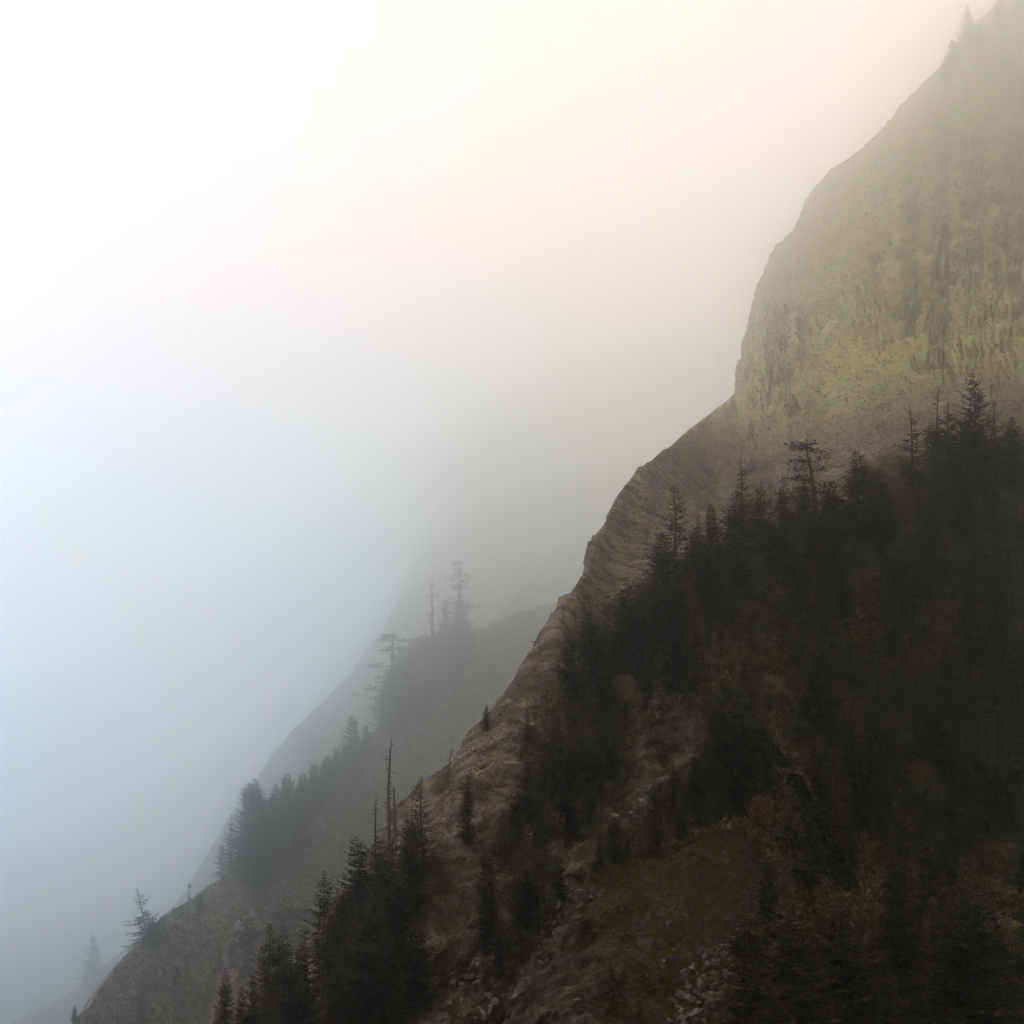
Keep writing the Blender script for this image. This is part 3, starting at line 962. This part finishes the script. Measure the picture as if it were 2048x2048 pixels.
PROTECT = [(1360, 1430), (1320, 1480), (1270, 1540), (1508, 1070), (1725, 1045), (1722, 1115), (1505, 1180), (1465, 1208), (1575, 1222), (1910, 1120), (2030, 895),
           (1700, 1315), (1540, 1380), (1850, 1260), (1600, 1465), (1800, 1480), (1680, 1390), (1680, 1755), (1760, 1712),
           (1960, 1720)]
FILL = [
    ('clump', [(470, 1790), (490, 1700), (560, 1650), (600, 1640), (600, 1690), (540, 1790)], 9, 22, (100, 135), 'firs packed in the ridge clump'),
    ('row', [(595, 1640), (640, 1590), (700, 1530), (745, 1490), (750, 1520), (700, 1570), (640, 1640)], 6, 24, (55, 80), 'firs packed in the stepped row'),
    ('hanging', [(765, 1470), (800, 1390), (850, 1340), (925, 1290), (945, 1330), (870, 1410), (790, 1490)], 18, 18, (80, 120), 'trees packed in the hanging clump'),
    ('upper', [(1150, 1420), (1270, 1330), (1350, 1200), (1480, 1130), (1640, 1110), (1780, 1060), (1830, 960), (2080, 930),
               (2080, 1380), (1430, 1380), (1330, 1400), (1240, 1470), (1150, 1480)], 85, 40, (130, 215), 'conifers of the upper forest'),
    ('lower', [(1450, 1400), (2080, 1380), (2080, 1790), (1570, 1780), (1500, 1660), (1400, 1640), (1450, 1500)], 80, 40, (140, 230), 'conifers of the lower forest'),
    ('left', [(440, 2120), (560, 2050), (640, 1970), (700, 1880), (780, 1800), (860, 1760), (870, 1900), (820, 2060), (760, 2140)], 15, 44, (150, 260), 'conifers along the lower left mountain edge'),
    ('gully', [(1090, 1500), (1230, 1480), (1250, 1580), (1180, 1680), (1050, 1720), (950, 1790), (1040, 1650), (1110, 1580)], 16, 40, (90, 150), 'conifers in the gully between the spurs'),
    ('gully2', [(960, 1850), (1040, 1800), (1130, 1790), (1060, 1900), (1000, 1960), (950, 1900)], 8, 34, (100, 170), 'conifers in the hollow left of the knoll'),
    ('seam', [(1490, 1430), (1560, 1550), (1640, 1670), (1700, 1770), (1745, 1800), (1610, 1590), (1520, 1430)], 12, 30, (110, 190), 'conifers on the dark slope right of the bare ledge'),
    ('behind knoll', [(1350, 1600), (1480, 1560), (1490, 1650), (1300, 1702), (1180, 1745), (1270, 1690)], 14, 30, (60, 110), 'conifers behind the grassy knoll'),
    ('corner', [(1560, 1900), (1700, 2080), (2080, 2080), (2080, 1900), (1900, 1850), (1700, 2000)], 14, 60, (180, 300), 'conifers of the lower right corner'),
]
MARKS = [(1508, 1075, 'the upper left bright green tree'), (1725, 1045, 'the upper middle bright green tree'),
         (1485, 1195, 'the diagonal pair of green trees'), (1575, 1222, 'the lone green tree'),
         (1910, 1120, 'the small green tree at the right'), (2030, 895, 'the right edge\'s green tree'),
         (1352, 1090, 'the tallest ragged rim fir'), (1636, 985, 'the broad drooping pine'), (1830, 900, 'the tall fir by the pale gully'),
         (1945, 890, 'the right-hand rim firs'), (1185, 1300, 'the broad leftmost rim fir'), (1340, 1440, 'the bare slope inside the forest'),
         (1700, 1315, 'the central olive tree'), (1540, 1380, 'the lower left olive tree'),
         (1850, 1260, 'the right-hand olive tree'), (1600, 1465, 'the low dull olive tree'),
         (1800, 1480, 'the low right olive tree'), (1680, 1755, 'the small rust-coloured bush'),
         (1760, 1712, 'the rust bush by the dark hollow'), (1960, 1720, 'the broad rust bush'), (1500, 1690, 'the top of the grassy knoll'),
         (1500, 1950, 'the right edge of the knoll'), (1690, 1950, 'the corner\'s tall fir'),
         (1950, 1930, 'the last tall fir of the corner'), (722, 1760, 'the pyramid-shaped fir'), (645, 1870, 'the slender tall-tipped fir'),
         (535, 1950, 'the twin-tipped fir'), (448, 2020, 'the bottom\'s leftmost fir'), (775, 1640, 'the tall dead tree'),
         (845, 1660, 'the spiky-topped fir'), (1080, 1690, 'the streaked rock\'s fir'), (1140, 1450, 'the pale dead-branched fir'),
         (1120, 1750, 'the ledge\'s left-end fir'), (1310, 1640, 'the ledge\'s narrow fir'),
         (497, 1650, 'the ridge clump\'s leftmost fir'), (570, 1620, 'the ridge clump\'s tallest fir'),
         (627, 1570, 'the stepped row\'s second fir'), (707, 1500, 'the stepped row\'s tallest fir'),
         (786, 1360, 'the wind-ragged pine'), (865, 1230, 'the tall thin bare-stemmed tree'), (917, 1200, 'the tufted tall pine')]
LOOK = {'bushy': 'bushy grey fir', 'fir': 'dense dark fir', 'sparse': 'thin-crowned fir', 'pine': 'tufted pine', 'brown': 'withered brown fir',
        'olive': 'olive leafy tree', 'rust': 'rust-brown leafy tree'}
NUMW = ['', 'second ', 'third ', 'fourth ', 'fifth ', 'sixth ', 'seventh ', 'eighth ', 'ninth ', 'tenth ']
USED = {}


def fill_label(k, x, y, hpx, wd, hr):
    t = (hpx / (0.5 if k in ('olive', 'rust') else 1) - hr[0]) / (hr[1] - hr[0])
    size = ('short', 'mid-height', 'tall')[min(2, int(t * 3))] + (' slim' if wd < 1.14 else ' broad' if wd > 1.3 else '')
    ms = sorted(MARKS, key=lambda m: (m[0] - x) ** 2 + (m[1] - (y - hpx / 2)) ** 2)
    for m in ms[:3]:
        dx, dy = x - m[0], (y - hpx / 2) - m[1]
        v = 'above' if dy < -25 else 'below' if dy > 25 else ''
        hh = 'left' if dx < -20 else 'right' if dx > 20 else ''
        rel = (v + ' ' + hh + ' of') if v and hh else (v if v else ((hh + ' of') if hh else 'beside'))
        lb = '%s %s %s %s' % (size, LOOK[k], rel, m[2])
        if lb not in USED:
            break
    n = USED.get(lb, 0)
    USED[lb] = n + 1
    return NUMW[min(n, 9)] + lb


for nm, poly, count, spacing, hr, grp in FILL:
    xs = [p[0] for p in poly]
    ys = [p[1] for p in poly]
    pts, tries = [], 0
    while len(pts) < count and tries < 12000:
        tries += 1
        x, y = RT_.uniform(min(xs), max(xs)), RT_.uniform(min(ys), max(ys))
        if not inside(poly, x, y) or any((x - a) ** 2 + ((y - b) * 1.0) ** 2 < spacing ** 2 for a, b in pts):
            continue
        pts.append((x, y))
    for x, y in pts:
        h = hit(x, y)
        if not h:
            continue
        hpx = RT_.uniform(*hr)
        if any(abs(x - a) < 34 and y - hpx - 5 < b + 15 < y + 30 for a, b in PROTECT):
            continue
        right = nm in ('upper', 'lower', 'corner', 'seam')
        k = RT_.choices(['fir', 'sparse', 'pine', 'brown', 'olive', 'rust'], [0.68, 0.06, 0.03, 0.05, 0.14, 0.04] if right else [0.8, 0.15, 0.05, 0, 0, 0])[0]
        if nm in ('clump', 'row', 'hanging'):
            k = 'bushy'
        if k in ('olive', 'rust'):
            hpx *= 0.5
        wd = RT_.uniform(1.0, 1.45)
        plant(k, h[0], hpx * depth_of(h[0]) * 2 * TF / 2048, fill_label(k, x, y, hpx, wd, hr), grp, width=wd * (0.75 if k == 'bushy' else 1))

# ------------------------------------------------------------------ scrub and grass (stuff)
RS = random.Random(5)


def scatter(name, poly, count, size, mat, blades=5, flat=0.5):
    mb = MB()
    xs = [p[0] for p in poly]
    ys = [p[1] for p in poly]
    k = 0
    tries = 0
    while k < count and tries < count * 6:
        tries += 1
        x, y = RS.uniform(min(xs), max(xs)), RS.uniform(min(ys), max(ys))
        if not inside(poly, x, y):
            continue
        h = hit(x, y)
        if not h:
            continue
        k += 1
        s = size * RS.uniform(0.4, 1.4) * depth_of(h[0]) / 450
        for j in range(blades):
            d = Vector((RS.gauss(0, 1), RS.gauss(0, 1), RS.uniform(0.1, 1.6))).normalized()
            mb.leaf(h[0] + Vector((RS.gauss(0, .5), RS.gauss(0, .5), RS.uniform(-.1, .3))) * s, d,
                    Vector((RS.uniform(-1, 1), RS.uniform(-1, 1), 1)).normalized(), s * RS.uniform(.5, 1.1), s * RS.uniform(.14, .3))
    o = bpy.data.objects.new(name, mb.mesh(name, mat))
    col.objects.link(o)
    tag(o, None, None, None, 'stuff')
    return o



o = scatter('undergrowth', FOREST, 26000, 1.2, MAT['brush'], 8)
o['label'] = 'dark undergrowth covering the ground between the forest trees'
CLIFF = [(1210, 1060), (1300, 940), (1480, 800), (1500, 650), (1560, 500), (1640, 380), (1800, 220), (1960, 40), (2060, -20),
         (2060, 950), (1800, 1000), (1640, 1060), (1480, 1100), (1330, 1180), (1190, 1300), (1120, 1250)]
o = scatter('scrub', CLIFF, 14000, 0.5, MAT['scrub'], 5)
o['label'] = 'olive scrub clinging to the hazy cliff face'
SLOPE = [(860, 1600), (940, 1480), (1080, 1320), (1130, 1400), (1240, 1450), (1330, 1600), (1500, 1680), (1520, 1800), (1450, 2048),
         (780, 2048), (870, 1900), (870, 1700)]
o = scatter('grass', SLOPE, 12000, 0.5, MAT['leaf_olive'], 6)
o['label'] = 'short olive grass and weeds on the rocky spurs and the knoll'
MID = [(150, 2048), (230, 1940), (320, 1840), (440, 1760), (580, 1630), (760, 1450), (960, 1270), (1060, 1190), (1080, 1280),
       (860, 1540), (640, 1850), (400, 2048)]
o = scatter('scrub', MID, 5000, 0.8, MAT['leaf_olive'], 6)
o['label'] = 'low scrub on the grey face of the middle ridge'


# ------------------------------------------------------------------ rocks on the spurs
def rock_mesh(seed):
    R = random.Random(seed)
    import bmesh
    bm = bmesh.new()
    pts = []
    for k in range(14):
        d = Vector((R.gauss(0, 1), R.gauss(0, 1), R.gauss(0, 1))).normalized()
        pts.append(bm.verts.new((d.x * R.uniform(.8, 1.1), d.y * R.uniform(.5, .8), d.z * R.uniform(.35, .7))))
    r = bmesh.ops.convex_hull(bm, input=pts)
    for g in r['geom_interior']:
        if g.is_valid:
            bm.verts.remove(g)
    me = bpy.data.meshes.new('rock')
    bm.to_mesh(me)
    bm.free()
    me.materials.append(MAT['stone'])
    return me


m, t = new_mat('stone')
geo = t.nodes.new('ShaderNodeNewGeometry')
oi = t.nodes.new('ShaderNodeObjectInfo')
c = mixc(t, oi.outputs['Random'], (0.05, 0.042, 0.033), (0.18, 0.155, 0.125))
c = mixc(t, 1.0, c, ramp(t, [(0.3, (0.5, 0.5, 0.5)), (0.6, (1, 1, 1))], noise_tex(t, geo.outputs['Position'], 2.5, 5)), 'MULTIPLY')
finish(t, c, 0.9)
MAT['stone'] = m
ROCKS = [rock_mesh(70 + i) for i in range(8)]
RR = random.Random(17)


def rocks(poly, count, s0, s1):
    xs = [p[0] for p in poly]
    ys = [p[1] for p in poly]
    k = 0
    while k < count:
        x, y = RR.uniform(min(xs), max(xs)), RR.uniform(min(ys), max(ys))
        if not inside(poly, x, y):
            continue
        k += 1
        h = hit(x, y)
        if not h:
            continue
        o = bpy.data.objects.new('rock', RR.choice(ROCKS))
        col.objects.link(o)
        o.parent = h[3]
        s = RR.uniform(s0, s1) * 0.6 * (1.6 if RR.random() < 0.12 else 1)
        o.location = h[0]
        o.scale = (s, s, s)
        o.rotation_euler = (RR.uniform(-.5, .5), RR.uniform(0.2, 1.1), RR.uniform(0, 6.28))


rocks([(1350, 1960), (1480, 1840), (1490, 1900), (1430, 2048), (1330, 2048)], 150, 0.35, 1.1)
rocks([(820, 2048), (900, 1960), (985, 1880), (1010, 1990), (960, 2048)], 90, 0.3, 1.1)
rocks([(1060, 1900), (1110, 1790), (1160, 1760), (1200, 1760), (1150, 1850), (1090, 1930), (1000, 2040), (990, 2030)], 60, 0.4, 1.1)
rocks([(1180, 1760), (1470, 1690), (1500, 1800), (1400, 1930), (1150, 2040), (1080, 1960)], 24, 0.2, 0.55)
rocks([(880, 1830), (1000, 1690), (1060, 1640), (1040, 1700), (930, 1820), (890, 1850)], 40, 0.4, 1.2)
rocks([(1200, 1640), (1270, 1580), (1340, 1560), (1320, 1610), (1230, 1680)], 30, 0.4, 1.1)

# ------------------------------------------------------------------ haze
HAZE_DENSITY = 1 / 2200.0
bpy.ops.mesh.primitive_cube_add(size=1)
hz = bpy.context.object
hz.name = 'haze'
hz.data.name = 'haze'
X0, X1, Y0, Y1, Z0, Z1 = -5500, 8500, -60, 23500, -2000, 5200
hz.location = ((X0 + X1) / 2, (Y0 + Y1) / 2, (Z0 + Z1) / 2)
hz.scale = (X1 - X0, Y1 - Y0, Z1 - Z0)
hz['kind'] = 'stuff'
m, t = new_mat('haze')
v = t.nodes.new('ShaderNodeVolumePrincipled')
v.inputs['Color'].default_value = (0.973, 0.999, 0.981, 1)
v.inputs['Density'].default_value = HAZE_DENSITY
v.inputs['Anisotropy'].default_value = 0.96
o = t.nodes.new('ShaderNodeOutputMaterial')
t.links.new(v.outputs[0], o.inputs['Volume'])
hz.data.materials.append(m)
print('trees', len(TREES))
